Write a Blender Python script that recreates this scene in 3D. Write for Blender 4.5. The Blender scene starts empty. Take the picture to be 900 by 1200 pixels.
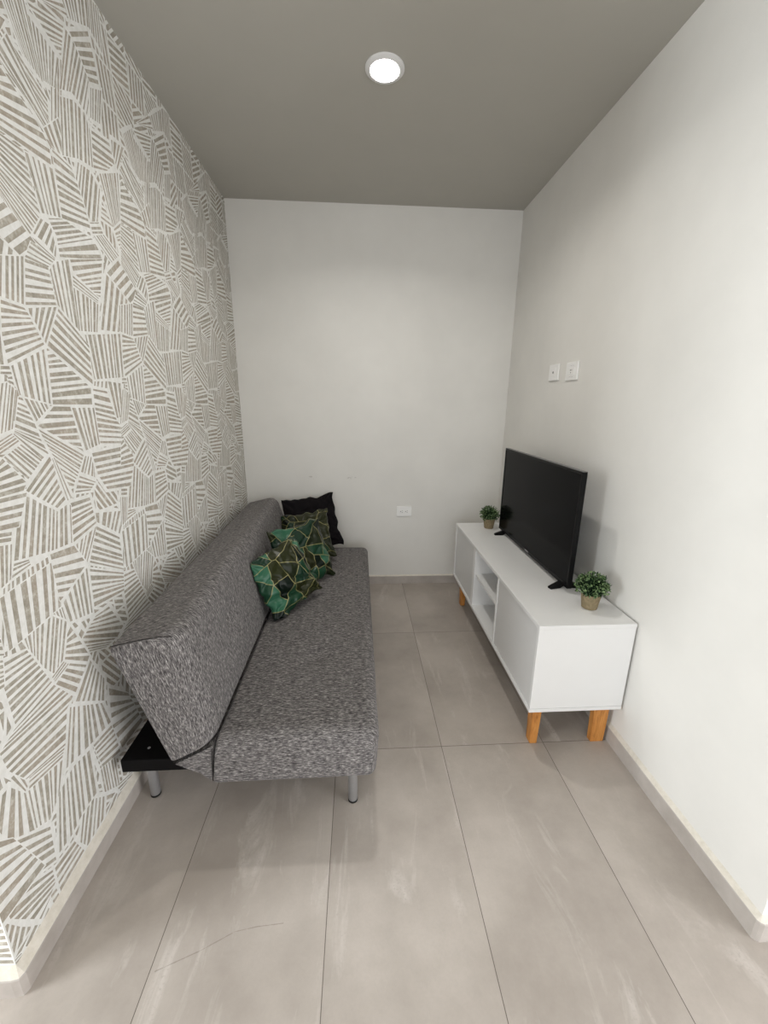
import bpy, bmesh, math, random
from mathutils import Vector, Matrix, noise as mnoise
random.seed(7)
PI = math.pi
scene = bpy.context.scene
COL = scene.collection

# ------------------------------------------------------------------ helpers
def link(name, bm, mats, parent=None, smooth=False, angle=None):
    me = bpy.data.meshes.new(name)
    bmesh.ops.recalc_face_normals(bm, faces=bm.faces)
    bm.to_mesh(me); bm.free()
    if not isinstance(mats, (list, tuple)): mats = [mats]
    for m in mats: me.materials.append(m)
    if smooth:
        for p in me.polygons: p.use_smooth = True
        if angle:
            try: me.set_sharp_from_angle(angle=angle)
            except Exception: pass
    o = bpy.data.objects.new(name, me); COL.objects.link(o)
    if parent: o.parent = parent
    return o

def tag(o, label, cat, group=None):
    o['label'] = label; o['category'] = cat
    if group: o['group'] = group
    return o

def thing(name, label, cat, loc=(0, 0, 0), rotz=0.0, group=None):
    o = bpy.data.objects.new(name, None); COL.objects.link(o)
    o.empty_display_size = .1
    o.location = loc; o.rotation_euler = (0, 0, rotz)
    return tag(o, label, cat, group)

def struct(name, bm, mats, **k):
    o = link(name, bm, mats, **k); o['kind'] = 'structure'; return o

def box(bm, x0, x1, y0, y1, z0, z1, bev=0.0, mat=0, seg=2):
    vs = [bm.verts.new((x, y, z)) for x in (x0, x1) for y in (y0, y1) for z in (z0, z1)]
    fs = []
    for q in ((0, 1, 3, 2), (4, 6, 7, 5), (0, 4, 5, 1), (2, 3, 7, 6), (0, 2, 6, 4), (1, 5, 7, 3)):
        f = bm.faces.new([vs[i] for i in q]); f.material_index = mat; fs.append(f)
    if bev > 0:
        es = list({e for f in fs for e in f.edges})
        r = bmesh.ops.bevel(bm, geom=es, offset=bev, segments=seg, profile=.5, affect='EDGES', clamp_overlap=True)
        for f in r['faces']: f.material_index = mat
    return vs

def nb(): return bmesh.new()

def lathe(bm, prof, n=40, c=(0, 0), mat=0, cap0=True, cap1=True):
    rings = []
    for r, z in prof:
        rings.append([bm.verts.new((c[0] + r * math.cos(2 * PI * i / n), c[1] + r * math.sin(2 * PI * i / n), z)) for i in range(n)])
    for a, b in zip(rings, rings[1:]):
        for i in range(n):
            f = bm.faces.new((a[i], a[(i + 1) % n], b[(i + 1) % n], b[i])); f.material_index = mat
    if cap0: bm.faces.new(rings[0][::-1]).material_index = mat
    if cap1: bm.faces.new(rings[-1]).material_index = mat

def tube(bm, pts, r, n=8):
    pts = [Vector(p) for p in pts]; rings = []
    for i, p in enumerate(pts):
        d = (pts[min(i + 1, len(pts) - 1)] - pts[max(i - 1, 0)]).normalized()
        a = d.cross(Vector((.13, .31, .94)))
        if a.length < 1e-3: a = d.cross(Vector((1, 0, 0)))
        a.normalize(); b = d.cross(a)
        rings.append([bm.verts.new(p + r * (a * math.cos(2 * PI * k / n) + b * math.sin(2 * PI * k / n))) for k in range(n)])
    for A, B in zip(rings, rings[1:]):
        for k in range(n): bm.faces.new((A[k], A[(k + 1) % n], B[(k + 1) % n], B[k]))
    bm.faces.new(rings[0][::-1]); bm.faces.new(rings[-1])

# ------------------------------------------------------------------ materials
def srgb(r, g, b):
    f = lambda c: (c / 255 / 12.92) if c / 255 <= .04045 else ((c / 255 + .055) / 1.055) ** 2.4
    return (f(r), f(g), f(b), 1)

class M:
    def __init__(s, name, base=(.8, .8, .8, 1), rough=.5, spec=.5, metal=0.0):
        s.m = bpy.data.materials.new(name); s.m.use_nodes = True
        s.t = s.m.node_tree; s.n = s.t.nodes; s.b = s.n['Principled BSDF']
        s.b.inputs['Base Color'].default_value = base
        s.b.inputs['Roughness'].default_value = rough
        s.b.inputs['Specular IOR Level'].default_value = spec
        s.b.inputs['Metallic'].default_value = metal
    def link(s, a, b): s.t.links.new(a, b)
    def node(s, t, **k):
        n = s.n.new(t)
        for a, v in k.items(): setattr(n, a, v)
        return n
    def val(s, sock, v):
        if isinstance(v, (int, float)): sock.default_value = v
        else: s.link(v, sock)
    def math(s, op, a, b=None, c=None, clamp=False):
        n = s.node('ShaderNodeMath', operation=op, use_clamp=clamp)
        s.val(n.inputs[0], a)
        if b is not None: s.val(n.inputs[1], b)
        if c is not None: s.val(n.inputs[2], c)
        return n.outputs[0]
    def coord(s, which='Object'): return s.node('ShaderNodeTexCoord').outputs[which]
    def scale(s, v, sx, sy, sz, loc=(0, 0, 0)):
        n = s.node('ShaderNodeMapping'); n.inputs['Scale'].default_value = (sx, sy, sz); n.inputs['Location'].default_value = loc
        s.link(v, n.inputs['Vector']); return n.outputs['Vector']
    def noise(s, v, scale=5, detail=2, rough=.5, out='Fac', dist=0.0):
        n = s.node('ShaderNodeTexNoise'); n.inputs['Scale'].default_value = scale
        n.inputs['Detail'].default_value = detail; n.inputs['Roughness'].default_value = rough
        n.inputs['Distortion'].default_value = dist
        s.link(v, n.inputs['Vector']); return n.outputs[out]
    def ramp(s, f, stops, interp='LINEAR'):
        n = s.node('ShaderNodeValToRGB'); n.color_ramp.interpolation = interp
        e = n.color_ramp.elements
        while len(e) < len(stops): e.new(.5)
        for i, (p, c) in enumerate(stops):
            e[i].position = p; e[i].color = c if len(c) == 4 else (*c, 1)
        s.val(n.inputs['Fac'], f); return n.outputs['Color']
    def mix(s, f, a, b, mode='MIX'):
        n = s.node('ShaderNodeMix', data_type='RGBA', blend_type=mode)
        s.val(n.inputs['Factor'], f)
        for i, v in ((6, a), (7, b)):
            if isinstance(v, tuple): n.inputs[i].default_value = v
            else: s.link(v, n.inputs[i])
        return n.outputs[2]
    def bump(s, h, strength=.2, dist=.002):
        n = s.node('ShaderNodeBump'); n.inputs['Strength'].default_value = strength; n.inputs['Distance'].default_value = dist
        s.link(h, n.inputs['Height']); s.link(n.outputs['Normal'], s.b.inputs['Normal'])
    def base(s, c): s.link(c, s.b.inputs['Base Color'])

def paint(name, col, amt=.03, rough=.75, spec=.25):
    m = M(name, col, rough, spec)
    c = m.coord()
    n = m.noise(c, 3.0, 4, .6)
    lo = tuple(x * (1 - amt) for x in col[:3]) + (1,); hi = tuple(min(1, x * (1 + amt)) for x in col[:3]) + (1,)
    m.base(m.ramp(n, [(.3, lo), (.7, hi)]))
    m.bump(m.noise(c, 180, 3, .6), .06, .001)
    return m.m

MAT = {}
MAT['wall'] = paint('white_wall_paint', (.78, .765, .73, 1))
def mk_scuffed():
    m = M('scuffed_back_wall_paint', rough=.75, spec=.25); c = m.coord()
    col = m.ramp(m.noise(c, 3.0, 4, .6), [(.3, (.757, .742, .708, 1)), (.7, (.803, .788, .752, 1))])
    n = m.noise(c, 60, 3, .6); f = None
    for x, z, rx, rz in ((-.352, .880, .034, .016), (-.052, .876, .042, .010)):
        d = m.node('ShaderNodeVectorMath', operation='LENGTH')
        mp = m.node('ShaderNodeMapping'); mp.inputs['Location'].default_value = (-x / rx, 0, -z / rz); mp.inputs['Scale'].default_value = (1 / rx, 0, 1 / rz)
        m.link(c, mp.inputs['Vector']); m.link(mp.outputs[0], d.inputs[0])
        g = m.math('SUBTRACT', 1, d.outputs['Value'], clamp=True)
        f = g if f is None else m.math('ADD', f, g)
    f = m.math('MULTIPLY', m.math('GREATER_THAN', n, .54), m.math('MINIMUM', f, .35), clamp=True)
    m.base(m.mix(f, col, srgb(140, 132, 122)))
    m.bump(m.noise(c, 180, 3, .6), .06, .001); return m.m
MAT['wall_back'] = mk_scuffed()
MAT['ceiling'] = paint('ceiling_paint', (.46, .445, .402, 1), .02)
MAT['outer'] = paint('outer_room_paint', (.74, .72, .68, 1))

HAIR = ((-.535, .742), (-.433, .778), (-.353, .814), (-.296, .822), (-.221, .826))
def mk_floor():
    m = M('porcelain_floor_tile', rough=.42, spec=.4)
    c = m.coord()
    sp = m.node('ShaderNodeSeparateXYZ'); m.link(c, sp.inputs[0])
    tx = m.math('DIVIDE', m.math('ADD', sp.outputs[0], .549 + 4.5), .45)
    ty = m.math('DIVIDE', m.math('ADD', sp.outputs[1], -1.414 + 9.017), .9017)
    fx = m.math('FRACT', tx); fy = m.math('FRACT', ty)
    dx = m.math('MULTIPLY', m.math('MINIMUM', fx, m.math('SUBTRACT', 1, fx)), .45)
    dy = m.math('MULTIPLY', m.math('MINIMUM', fy, m.math('SUBTRACT', 1, fy)), .9017)
    g = m.math('LESS_THAN', m.math('MINIMUM', dx, dy), .0011)
    cb = m.node('ShaderNodeCombineXYZ'); m.link(m.math('FLOOR', tx), cb.inputs[0]); m.link(m.math('FLOOR', ty), cb.inputs[1])
    wn = m.node('ShaderNodeTexWhiteNoise', noise_dimensions='2D'); m.link(cb.outputs[0], wn.inputs['Vector'])
    off = m.node('ShaderNodeVectorMath', operation='MULTIPLY_ADD'); m.link(wn.outputs['Color'], off.inputs[0])
    off.inputs[1].default_value = (7, 7, 7); m.link(c, off.inputs[2])
    v = off.outputs[0]
    cloud = m.noise(v, 2.6, 6, .6)
    rot = m.node('ShaderNodeMapping'); rot.inputs['Rotation'].default_value = (0, 0, .5); rot.inputs['Scale'].default_value = (9, 2.0, 1)
    m.link(v, rot.inputs['Vector'])
    vein = m.noise(rot.outputs[0], 1.0, 5, .65, dist=.8)
    speck = m.noise(v, 130, 3, .7)
    A = srgb(162, 153, 145); B = srgb(186, 177, 169); Cc = srgb(210, 203, 197)
    col = m.ramp(cloud, [(.34, A), (.64, B)])
    vf = m.math('MULTIPLY', m.math('SMOOTH_MIN', m.math('MULTIPLY', m.math('SUBTRACT', vein, .56, clamp=True), 7.0), 1.0, .1), .55, clamp=True)
    col = m.mix(vf, col, Cc)
    pits = m.math('MULTIPLY', m.math('MULTIPLY', m.math('GREATER_THAN', speck, .60), vf), .55)
    col = m.mix(pits, col, srgb(132, 123, 113))
    # one fine dark vein that curves over the tile in front of the sofa
    hair = None
    for (ax, ay), (bx, by) in zip(HAIR, HAIR[1:]):
        ex, ey = bx - ax, by - ay; L2 = ex * ex + ey * ey
        px = m.math('SUBTRACT', sp.outputs[0], ax); py = m.math('SUBTRACT', sp.outputs[1], ay)
        t = m.math('DIVIDE', m.math('ADD', m.math('MULTIPLY', px, ex), m.math('MULTIPLY', py, ey)), L2, clamp=True)
        qx = m.math('SUBTRACT', px, m.math('MULTIPLY', t, ex)); qy = m.math('SUBTRACT', py, m.math('MULTIPLY', t, ey))
        dd = m.math('SQRT', m.math('ADD', m.math('MULTIPLY', qx, qx), m.math('MULTIPLY', qy, qy)))
        hair = dd if hair is None else m.math('MINIMUM', hair, dd)
    hair = m.math('ADD', hair, m.math('MULTIPLY', m.math('SUBTRACT', m.noise(c, 40, 3, .6), .5), .006))
    col = m.mix(m.math('MULTIPLY', m.math('LESS_THAN', m.math('ABSOLUTE', hair), .0011), .5), col, srgb(120, 111, 102))
    col = m.mix(m.math('MULTIPLY', m.math('SUBTRACT', speck, .4, clamp=True), .35), col, srgb(150, 141, 130))
    col = m.mix(g, col, srgb(98, 91, 84))
    m.base(col)
    m.b.inputs['Roughness'].default_value = .45
    m.bump(m.math('ADD', m.math('MULTIPLY', speck, .25), m.math('MULTIPLY', g, -1.5)), .12, .0015)
    return m.m
MAT['floor'] = mk_floor()

def mk_base_tile():
    m = M('baseboard_tile', rough=.5, spec=.35)
    c = m.coord(); n = m.noise(c, 9, 5, .6)
    m.base(m.ramp(n, [(.3, srgb(168, 160, 153)), (.7, srgb(188, 181, 175))])); return m.m
MAT['base_tile'] = mk_base_tile()
def mk_mortar():
    m = M('cream_mortar', rough=.9, spec=.1); c = m.coord(); n = m.noise(c, 45, 5, .7)
    m.base(m.ramp(n, [(.25, srgb(206, 199, 185)), (.6, srgb(222, 216, 205))])); m.bump(n, .5, .004); return m.m
MAT['mortar'] = mk_mortar()

def mk_paper():
    m = M('wallpaper_ground', rough=.8, spec=.2); c = m.coord()
    n = m.noise(c, 60, 4, .6)
    m.base(m.ramp(n, [(.3, srgb(218, 217, 212)), (.7, srgb(233, 232, 229))])); return m.m
def mk_stripe():
    m = M('wallpaper_taupe_stripe', rough=.85, spec=.15); c = m.coord()
    n = m.noise(c, 55, 5, .7); n2 = m.noise(c, 7, 2, .5)
    a = m.ramp(n, [(.30, srgb(144, 138, 125)), (.52, srgb(166, 160, 148)), (.74, srgb(204, 200, 191))])
    b = m.ramp(n, [(.30, srgb(152, 142, 129)), (.52, srgb(172, 163, 150)), (.74, srgb(206, 201, 192))])
    m.base(m.mix(m.ramp(n2, [(.45, (0, 0, 0)), (.6, (1, 1, 1))]), a, b)); return m.m
MAT['paper'] = mk_paper(); MAT['stripe'] = mk_stripe()

def mk_fabric(name):
    m = M(name, rough=.95, spec=.1)
    uv = m.node('ShaderNodeUVMap').outputs[0]      # u runs along the weft, v across it (metres)
    n1 = m.noise(m.scale(uv, 62, 260, 1), 1.0, 3, .7); n2 = m.noise(m.scale(uv, 20, 80, 1, (3, 1, 2)), 1.0, 2, .5)
    f = m.math('ADD', m.math('MULTIPLY', n1, .8), m.math('MULTIPLY', n2, .2))
    m.base(m.ramp(f, [(.34, srgb(30, 28, 29)), (.43, srgb(78, 75, 75)), (.53, srgb(112, 108, 107)), (.65, srgb(170, 166, 163))]))
    m.bump(n1, .5, .002)
    m.b.inputs['Sheen Weight'].default_value = .1
    return m.m
MAT['fabric'] = mk_fabric('grey_tweed')
MAT['seam'] = M('dark_seam_thread', srgb(50, 48, 48), .9, .1).m
def simple(name, col, rough=.5, spec=.5, metal=0.0, var=.06, sc=30):
    m = M(name, col, rough, spec, metal); n = m.noise(m.coord(), sc, 3, .6)
    lo = tuple(x * (1 - var) for x in col[:3]) + (1,); hi = tuple(min(1, x * (1 + var)) for x in col[:3]) + (1,)
    m.base(m.ramp(n, [(.3, lo), (.7, hi)])); return m.m
MAT['black_wood'] = simple('black_painted_wood', srgb(9, 8, 9), .6, .12)
MAT['leg_metal'] = simple('satin_silver_metal', (.52, .53, .55, 1), .38, .5, .9, .03)
MAT['black_cap'] = simple('black_rubber', srgb(22, 22, 22), .7, .3)
MAT['melamine'] = simple('white_melamine', (.80, .795, .79, 1), .38, .45, 0, .01, 6)
MAT['door_front'] = simple('pale_grey_door_front', (.70, .695, .69, 1), .42, .4, 0, .01, 6)
MAT['edge_band'] = simple('white_edge_band', (.86, .86, .855, 1), .4, .45, 0, .01, 6)
def mk_wood():
    m = M('honey_pine', rough=.5, spec=.4); c = m.coord()
    n = m.noise(m.scale(c, 60, 60, 7), 1.0, 4, .65, dist=1.2)
    col = m.ramp(n, [(.28, srgb(150, 92, 40)), (.5, srgb(196, 132, 66)), (.75, srgb(214, 154, 86))])
    k = m.node('ShaderNodeTexVoronoi', feature='F1'); k.inputs['Scale'].default_value = 13
    m.link(c, k.inputs['Vector'])
    kn = m.math('LESS_THAN', k.outputs['Distance'], .10)
    m.base(m.mix(m.math('MULTIPLY', kn, .8), col, srgb(92, 48, 22))); return m.m
MAT['pine'] = mk_wood()
MAT['tv_plastic'] = simple('black_tv_plastic', srgb(9, 9, 10), .42, .16)
def mk_screen():
    m = M('dark_tv_screen', srgb(9, 9, 11), .14, .06); return m.m
MAT['screen'] = mk_screen()
MAT['logo'] = M('silver_logo', srgb(170, 170, 172), .4).m
MAT['tv_edge'] = simple('tv_top_edge_glint', srgb(105, 105, 106), .35, .5, .3)  # lighter grey paints in the reflection on the top edge
MAT['plate'] = simple('white_wall_plate', (.90, .895, .88, 1), .35, .5, 0, .01)
MAT['socket_dark'] = M('dark_socket_slot', srgb(30, 28, 26), .6).m
MAT['pot'] = simple('taupe_paper_pot', srgb(138, 124, 98), .85, .15, 0, .22, 90)
MAT['soil'] = simple('moss_fill', srgb(50, 52, 30), .95, .1, 0, .3, 120)
def mk_leaf():
    m = M('small_green_leaf', rough=.45, spec=.4); c = m.coord()
    n = m.noise(c, 130, 1, .5)
    m.base(m.ramp(n, [(.36, srgb(26, 46, 24)), (.5, srgb(58, 88, 48)), (.60, srgb(138, 160, 112))])); return m.m
MAT['leaf'] = mk_leaf()
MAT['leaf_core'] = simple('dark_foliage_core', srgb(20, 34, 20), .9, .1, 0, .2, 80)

def mk_satin(seed):
    m = M('green_geometric_satin', rough=.34, spec=.32)
    uv = m.node('ShaderNodeUVMap').outputs[0]
    v = m.scale(uv, 1, 1, 1, (seed * 1.37, seed * .71, 0))
    def vor(feat, sc):
        n = m.node('ShaderNodeTexVoronoi', feature=feat, voronoi_dimensions='2D'); n.inputs['Scale'].default_value = sc
        m.link(v, n.inputs['Vector']); return n
    S = 1.9
    e = vor('DISTANCE_TO_EDGE', S); f1 = vor('F1', S)
    d = m.node('ShaderNodeVectorMath', operation='SUBTRACT'); m.link(v, d.inputs[0]); m.link(f1.outputs['Position'], d.inputs[1])
    sp = m.node('ShaderNodeSeparateXYZ'); m.link(d.outputs[0], sp.inputs[0])
    sc = m.node('ShaderNodeSeparateColor'); m.link(f1.outputs['Color'], sc.inputs[0])
    ang = m.math('ARCTAN2', sp.outputs[1], sp.outputs[0])
    N = 5
    a = m.math('ADD', m.math('MULTIPLY', ang, N / (2 * PI)), m.math('MULTIPLY', sc.outputs[0], 1.0))
    a = m.math('ADD', a, 10.0)
    fr = m.math('FRACT', a)
    r = m.math('SQRT', m.math('ADD', m.math('MULTIPLY', sp.outputs[0], sp.outputs[0]), m.math('MULTIPLY', sp.outputs[1], sp.outputs[1])))
    spoke = m.math('MULTIPLY', m.math('MULTIPLY', m.math('MINIMUM', fr, m.math('SUBTRACT', 1, fr)), 2 * PI / N), r)
    line = m.math('MINIMUM', spoke, m.math('DIVIDE', e.outputs['Distance'], S))
    gold = m.math('LESS_THAN', line, .0042)
    cb = m.node('ShaderNodeCombineXYZ')
    m.link(m.math('MODULO', m.math('FLOOR', a), N), cb.inputs[0]); m.link(m.math('MULTIPLY', sc.outputs[1], 50), cb.inputs[1]); m.link(m.math('MULTIPLY', sc.outputs[2], 50), cb.inputs[2])
    wn = m.node('ShaderNodeTexWhiteNoise', noise_dimensions='3D'); m.link(cb.outputs[0], wn.inputs['Vector'])
    col = m.ramp(wn.outputs['Value'], [(0, srgb(8, 22, 14)), (.18, srgb(24, 62, 42)), (.40, srgb(38, 42, 16)), (.58, srgb(14, 46, 30)), (.78, srgb(50, 100, 76)), (.90, srgb(28, 36, 16))], 'CONSTANT')
    m.base(m.mix(gold, col, srgb(150, 144, 98)))
    return m.m
MAT['black_cloth'] = simple('black_cushion_cloth', srgb(17, 14, 17), .85, .15, 0, .15, 200)
def emit(name, col, st):
    m = M(name, (1, 1, 1, 1)); m.b.inputs['Emission Color'].default_value = col; m.b.inputs['Emission Strength'].default_value = st
    return m.m
MAT['lamp'] = emit('lit_led_lens', (1, .985, .96, 1), 16.0)
MAT['lamp_ring'] = simple('white_lamp_ring', (.8, .8, .8, 1), .35, .5, 0, .01)
MAT['frame_metal'] = simple('white_aluminium', (.75, .75, .75, 1), .4, .5, 0, .02)

# ------------------------------------------------------------------ room shell
XL, XR, YB, H = -.845, 1.101, 3.064, 2.674
YE = .724            # where the alcove's side walls end
def shell(name, x0, x1, y0, y1, z0, z1, m):
    bm = nb(); box(bm, x0, x1, y0, y1, z0, z1); return struct(name, bm, m)
RY = -2.8
shell('floor', -3.5, 3.1, RY - .1, YB + .14, -.1, 0, MAT['floor'])
shell('ceiling', -3.5, 3.1, RY - .1, YB + .14, H, H + .1, MAT['ceiling'])
shell('wall_back', XL - .14, XR + .14, YB, YB + .14, 0, H, MAT['wall_back'])
shell('wall_right', XR, XR + .14, YE, YB, 0, H, MAT['wall'])
shell('wall_front_right', XR + .14, 3.1, YE, YE + .14, 0, H, MAT['wall'])
shell('wall_front_left', -3.5, XL - .14, YE, YE + .14, 0, H, MAT['outer'])

WALLCELLS = """1121,1758 1217,1785|1095,1665 1185,1661|6
1250,1829 1216,1781|1338,1809 1302,1780|4
1216,1780 1186,1662|1302,1783 1308,1687|6
1303,1779 1333,1807 1395,1832|1311,1687 1385,1633|5
1393,1758 1511,1735|1384,1631 1479,1641|7
1398,1789 1393,1761|1519,1752 1509,1735|3
1397,1831 1405,1796 1509,1758|1574,1885 1529,1756|8
1110,1662 1092,1580 1091,1512|1185,1657 1196,1644 1210,1617 1232,1575|8
1195,1661 1308,1686|1197,1643 1214,1617 1234,1574|5
1310,1684 1236,1574|1426,1596 1412,1476|6
1232,1566 1214,1417|1237,1570 1364,1492 1399,1470 1392,1414|9
1100,1513 1226,1567|1107,1440 1211,1417|6
1068,1509 1062,1489|1099,1511 1102,1491|2
1408,1629 1617,1663|1420,1492 1596,1509|9
1582,1844 1723,1775|1498,1652 1678,1668|6
1583,1847 1715,1778|1669,1912 1789,1827|5
1730,1761 1708,1666|1821,1779 1826,1688|7
1063,1471 1080,1474 1104,1456|1013,1347 1065,1359|5
1081,1482 1081,1475|1101,1488 1101,1463|2
1102,1440 1070,1366|1118,1436 1141,1370 1150,1331|6
1119,1438 1212,1419|1145,1372 1213,1415|6
1218,1416 1145,1364 1294,1287|1288,1414 1311,1274|7
1290,1412 1397,1411|1318,1277 1396,1290|5
1144,1359 1177,1284|1310,1267 1268,1214|6
1069,1362 1062,1351|1150,1331 1167,1288 1138,1275|4
1013,1334 1007,1303|1062,1353 1080,1332|4
1079,1326 1019,1300|1140,1275 1080,1232|6
999,1283 977,1206|1019,1299 1075,1227 1058,1207|5
1060,1207 1155,1136|1168,1285 1177,1262 1180,1210 1197,1154|7
1173,1278 1183,1280|1202,1146 1221,1150|2
1183,1275 1228,1160|1267,1211 1250,1197 1234,1172|5
1269,1212 1234,1164|1343,1177 1311,1156|4
1312,1267 1341,1262 1346,1227|1277,1218 1341,1189|5
1343,1272 1354,1198 1392,1141|1585,1275 1583,1205 1534,1124|7
1404,1469 1398,1411 1394,1293|1482,1463 1513,1364 1550,1327 1586,1274|10
1492,1496 1596,1492 1626,1449|1514,1368 1589,1378|5
1421,1492 1492,1496|1412,1473 1484,1467|4
971,1195 953,1128|1039,1207 1009,1139|6
956,1129 950,1106|999,1120 991,1098|2
946,1103 990,1094|922,994 963,1007|4
1041,1208 1077,1189 1113,1161 1156,1132 1203,1143 1213,1133|979,1047 1032,1038 1095,1028 1189,1022|11
1208,1141 1189,1022|1301,1138 1311,1049|6
1198,1017 1309,1042|1201,1002 1232,941|5
1094,1025 1092,886|1193,1017 1232,940 1163,908 1097,879|6
1105,874 1165,907 1230,933|1116,802 1215,778|6
1235,923 1223,793|1407,834 1394,769|6
1305,1043 1240,939|1418,965 1413,840|7
1433,982 1641,1006|1422,842 1611,864|7
1311,1085 1480,1048|1307,1051 1420,973|6
978,1044 963,1010|1029,1036 1031,1021|3
936,999 962,1006 1028,1017 1089,1022|890,855 927,860 984,859 1087,869|10
1062,863 1100,865|1064,857 1105,817|4
956,851 1012,856 1059,860 1107,814|963,817 994,735 1020,698 1062,713|10
898,852 952,851|891,836 960,819|3
881,830 873,780 876,659|961,818 995,729 1013,681|9
875,653 822,628 830,569 868,501|1014,674 1071,588 1040,570 1006,471|10
1010,694 1016,675|1064,712 1082,691|3
1082,691 1016,669|1148,639 1081,587|4
1094,776 1065,713|1116,796 1142,725 1167,658 1152,644|5
1119,796 1143,728|1136,794 1166,743|2
1221,764 1148,729|1297,761 1353,651 1310,631|6
1149,720 1166,671|1304,634 1248,634|4
1070,564 1189,468|1165,647 1178,611 1210,543|6
1048,570 1178,474|985,405 1103,384 1203,374|8
1219,504 1199,363 1228,234|1314,403 1374,223|6
1101,377 1120,268|1207,365 1220,232|6
877,505 867,471|1003,470 988,450|3
865,472 948,456 987,446|859,350 903,324 948,360|7
804,532 826,533 860,472|772,461 786,404 859,348|4
862,549 833,549|869,479 860,472|2
786,403 748,344 737,288|901,308 893,194|5
947,367 1013,391 1087,378|901,200 953,197 1020,216 1079,212|8
1097,373 1110,269|1185,354 1193,289|5
1008,213 1060,215 1107,169|974,143 997,96 1083,98|6
878,182 876,92|962,172 987,100|4
735,281 740,222 808,102|876,185 875,141 847,122|6
846,127 849,89|873,121 877,84|2
1110,269 1188,288|1109,176 1183,122|6
1161,142 1177,102|1257,102 1271,78|3
1248,2183 1210,2047|1261,2196 1363,2140 1398,2105 1391,2055|7
1209,2042 1185,1957|1289,2044 1298,1977 1310,1907|8
1289,2044 1393,2054|1315,1912 1392,1930|5
1401,2106 1394,1931|1484,2096 1503,2056 1518,2014 1535,1955|9
1518,2130 1579,2135 1623,2101|1493,2074 1518,2014 1534,1974 1580,1991|7
1479,2269 1545,2298 1596,2295 1613,2257|1445,2106 1525,2136 1600,2148|9
1379,2140 1457,2206|1404,2109 1484,2098|4
1334,1912 1341,1897 1356,1875 1355,1821|1398,1935 1539,1928 1567,1902 1572,1877|8
1307,1902 1343,1898 1346,1869 1350,1845|1264,1849 1303,1838 1339,1813|5
1190,1961 1177,1914|1304,1899 1256,1841|6
1178,1919 1177,1905|1253,1837 1196,1780|5
1164,1867 1142,1790 1155,1768|1179,1864 1193,1782|4
1258,1841 1249,1829|1339,1813 1335,1806|2
1618,2263 1598,2149|1724,2281 1731,2258 1742,2227 1682,2179|6
1736,2300 1825,2317|1734,2258 1752,2212|4
1628,2151 1755,2211|1671,2007 1728,2051|8
1620,2068 1597,2011|1623,2069 1674,2009|4
1817,2291 1766,2225|1943,2153 1958,2107|4
1760,2202 1738,2060|1764,2217 1931,2109 1917,2060|7
1529,1975 1537,1944|1584,1996 1604,1967|3
1539,1941 1600,1966|1630,1887 1686,1925|5
1670,2004 1693,1952|1736,2054 1836,2048 1819,1958|6
1279,2295 1252,2207|1423,2224 1409,2142|6
1310,2361 1392,2422|1351,2276 1415,2254|8
1395,2393 1507,2368|1403,2257 1463,2273|8
1398,2418 1514,2378|1555,2475 1522,2388|7
1441,2463 1462,2467|1558,2551 1586,2518|3
1560,2476 1593,2469 1641,2418 1648,2402|1483,2283 1543,2311 1597,2296|8
1575,2479 1613,2450 1648,2402|1686,2556 1701,2487 1709,2430|6
1651,2392 1719,2424|1624,2294 1680,2307|5
1558,2551 1710,2664|1579,2507 1694,2566|8
1710,2664 1771,2675|1694,2566 1759,2543|6
1470,2364 1518,2375|1416,2154 1460,2166|4"""
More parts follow.
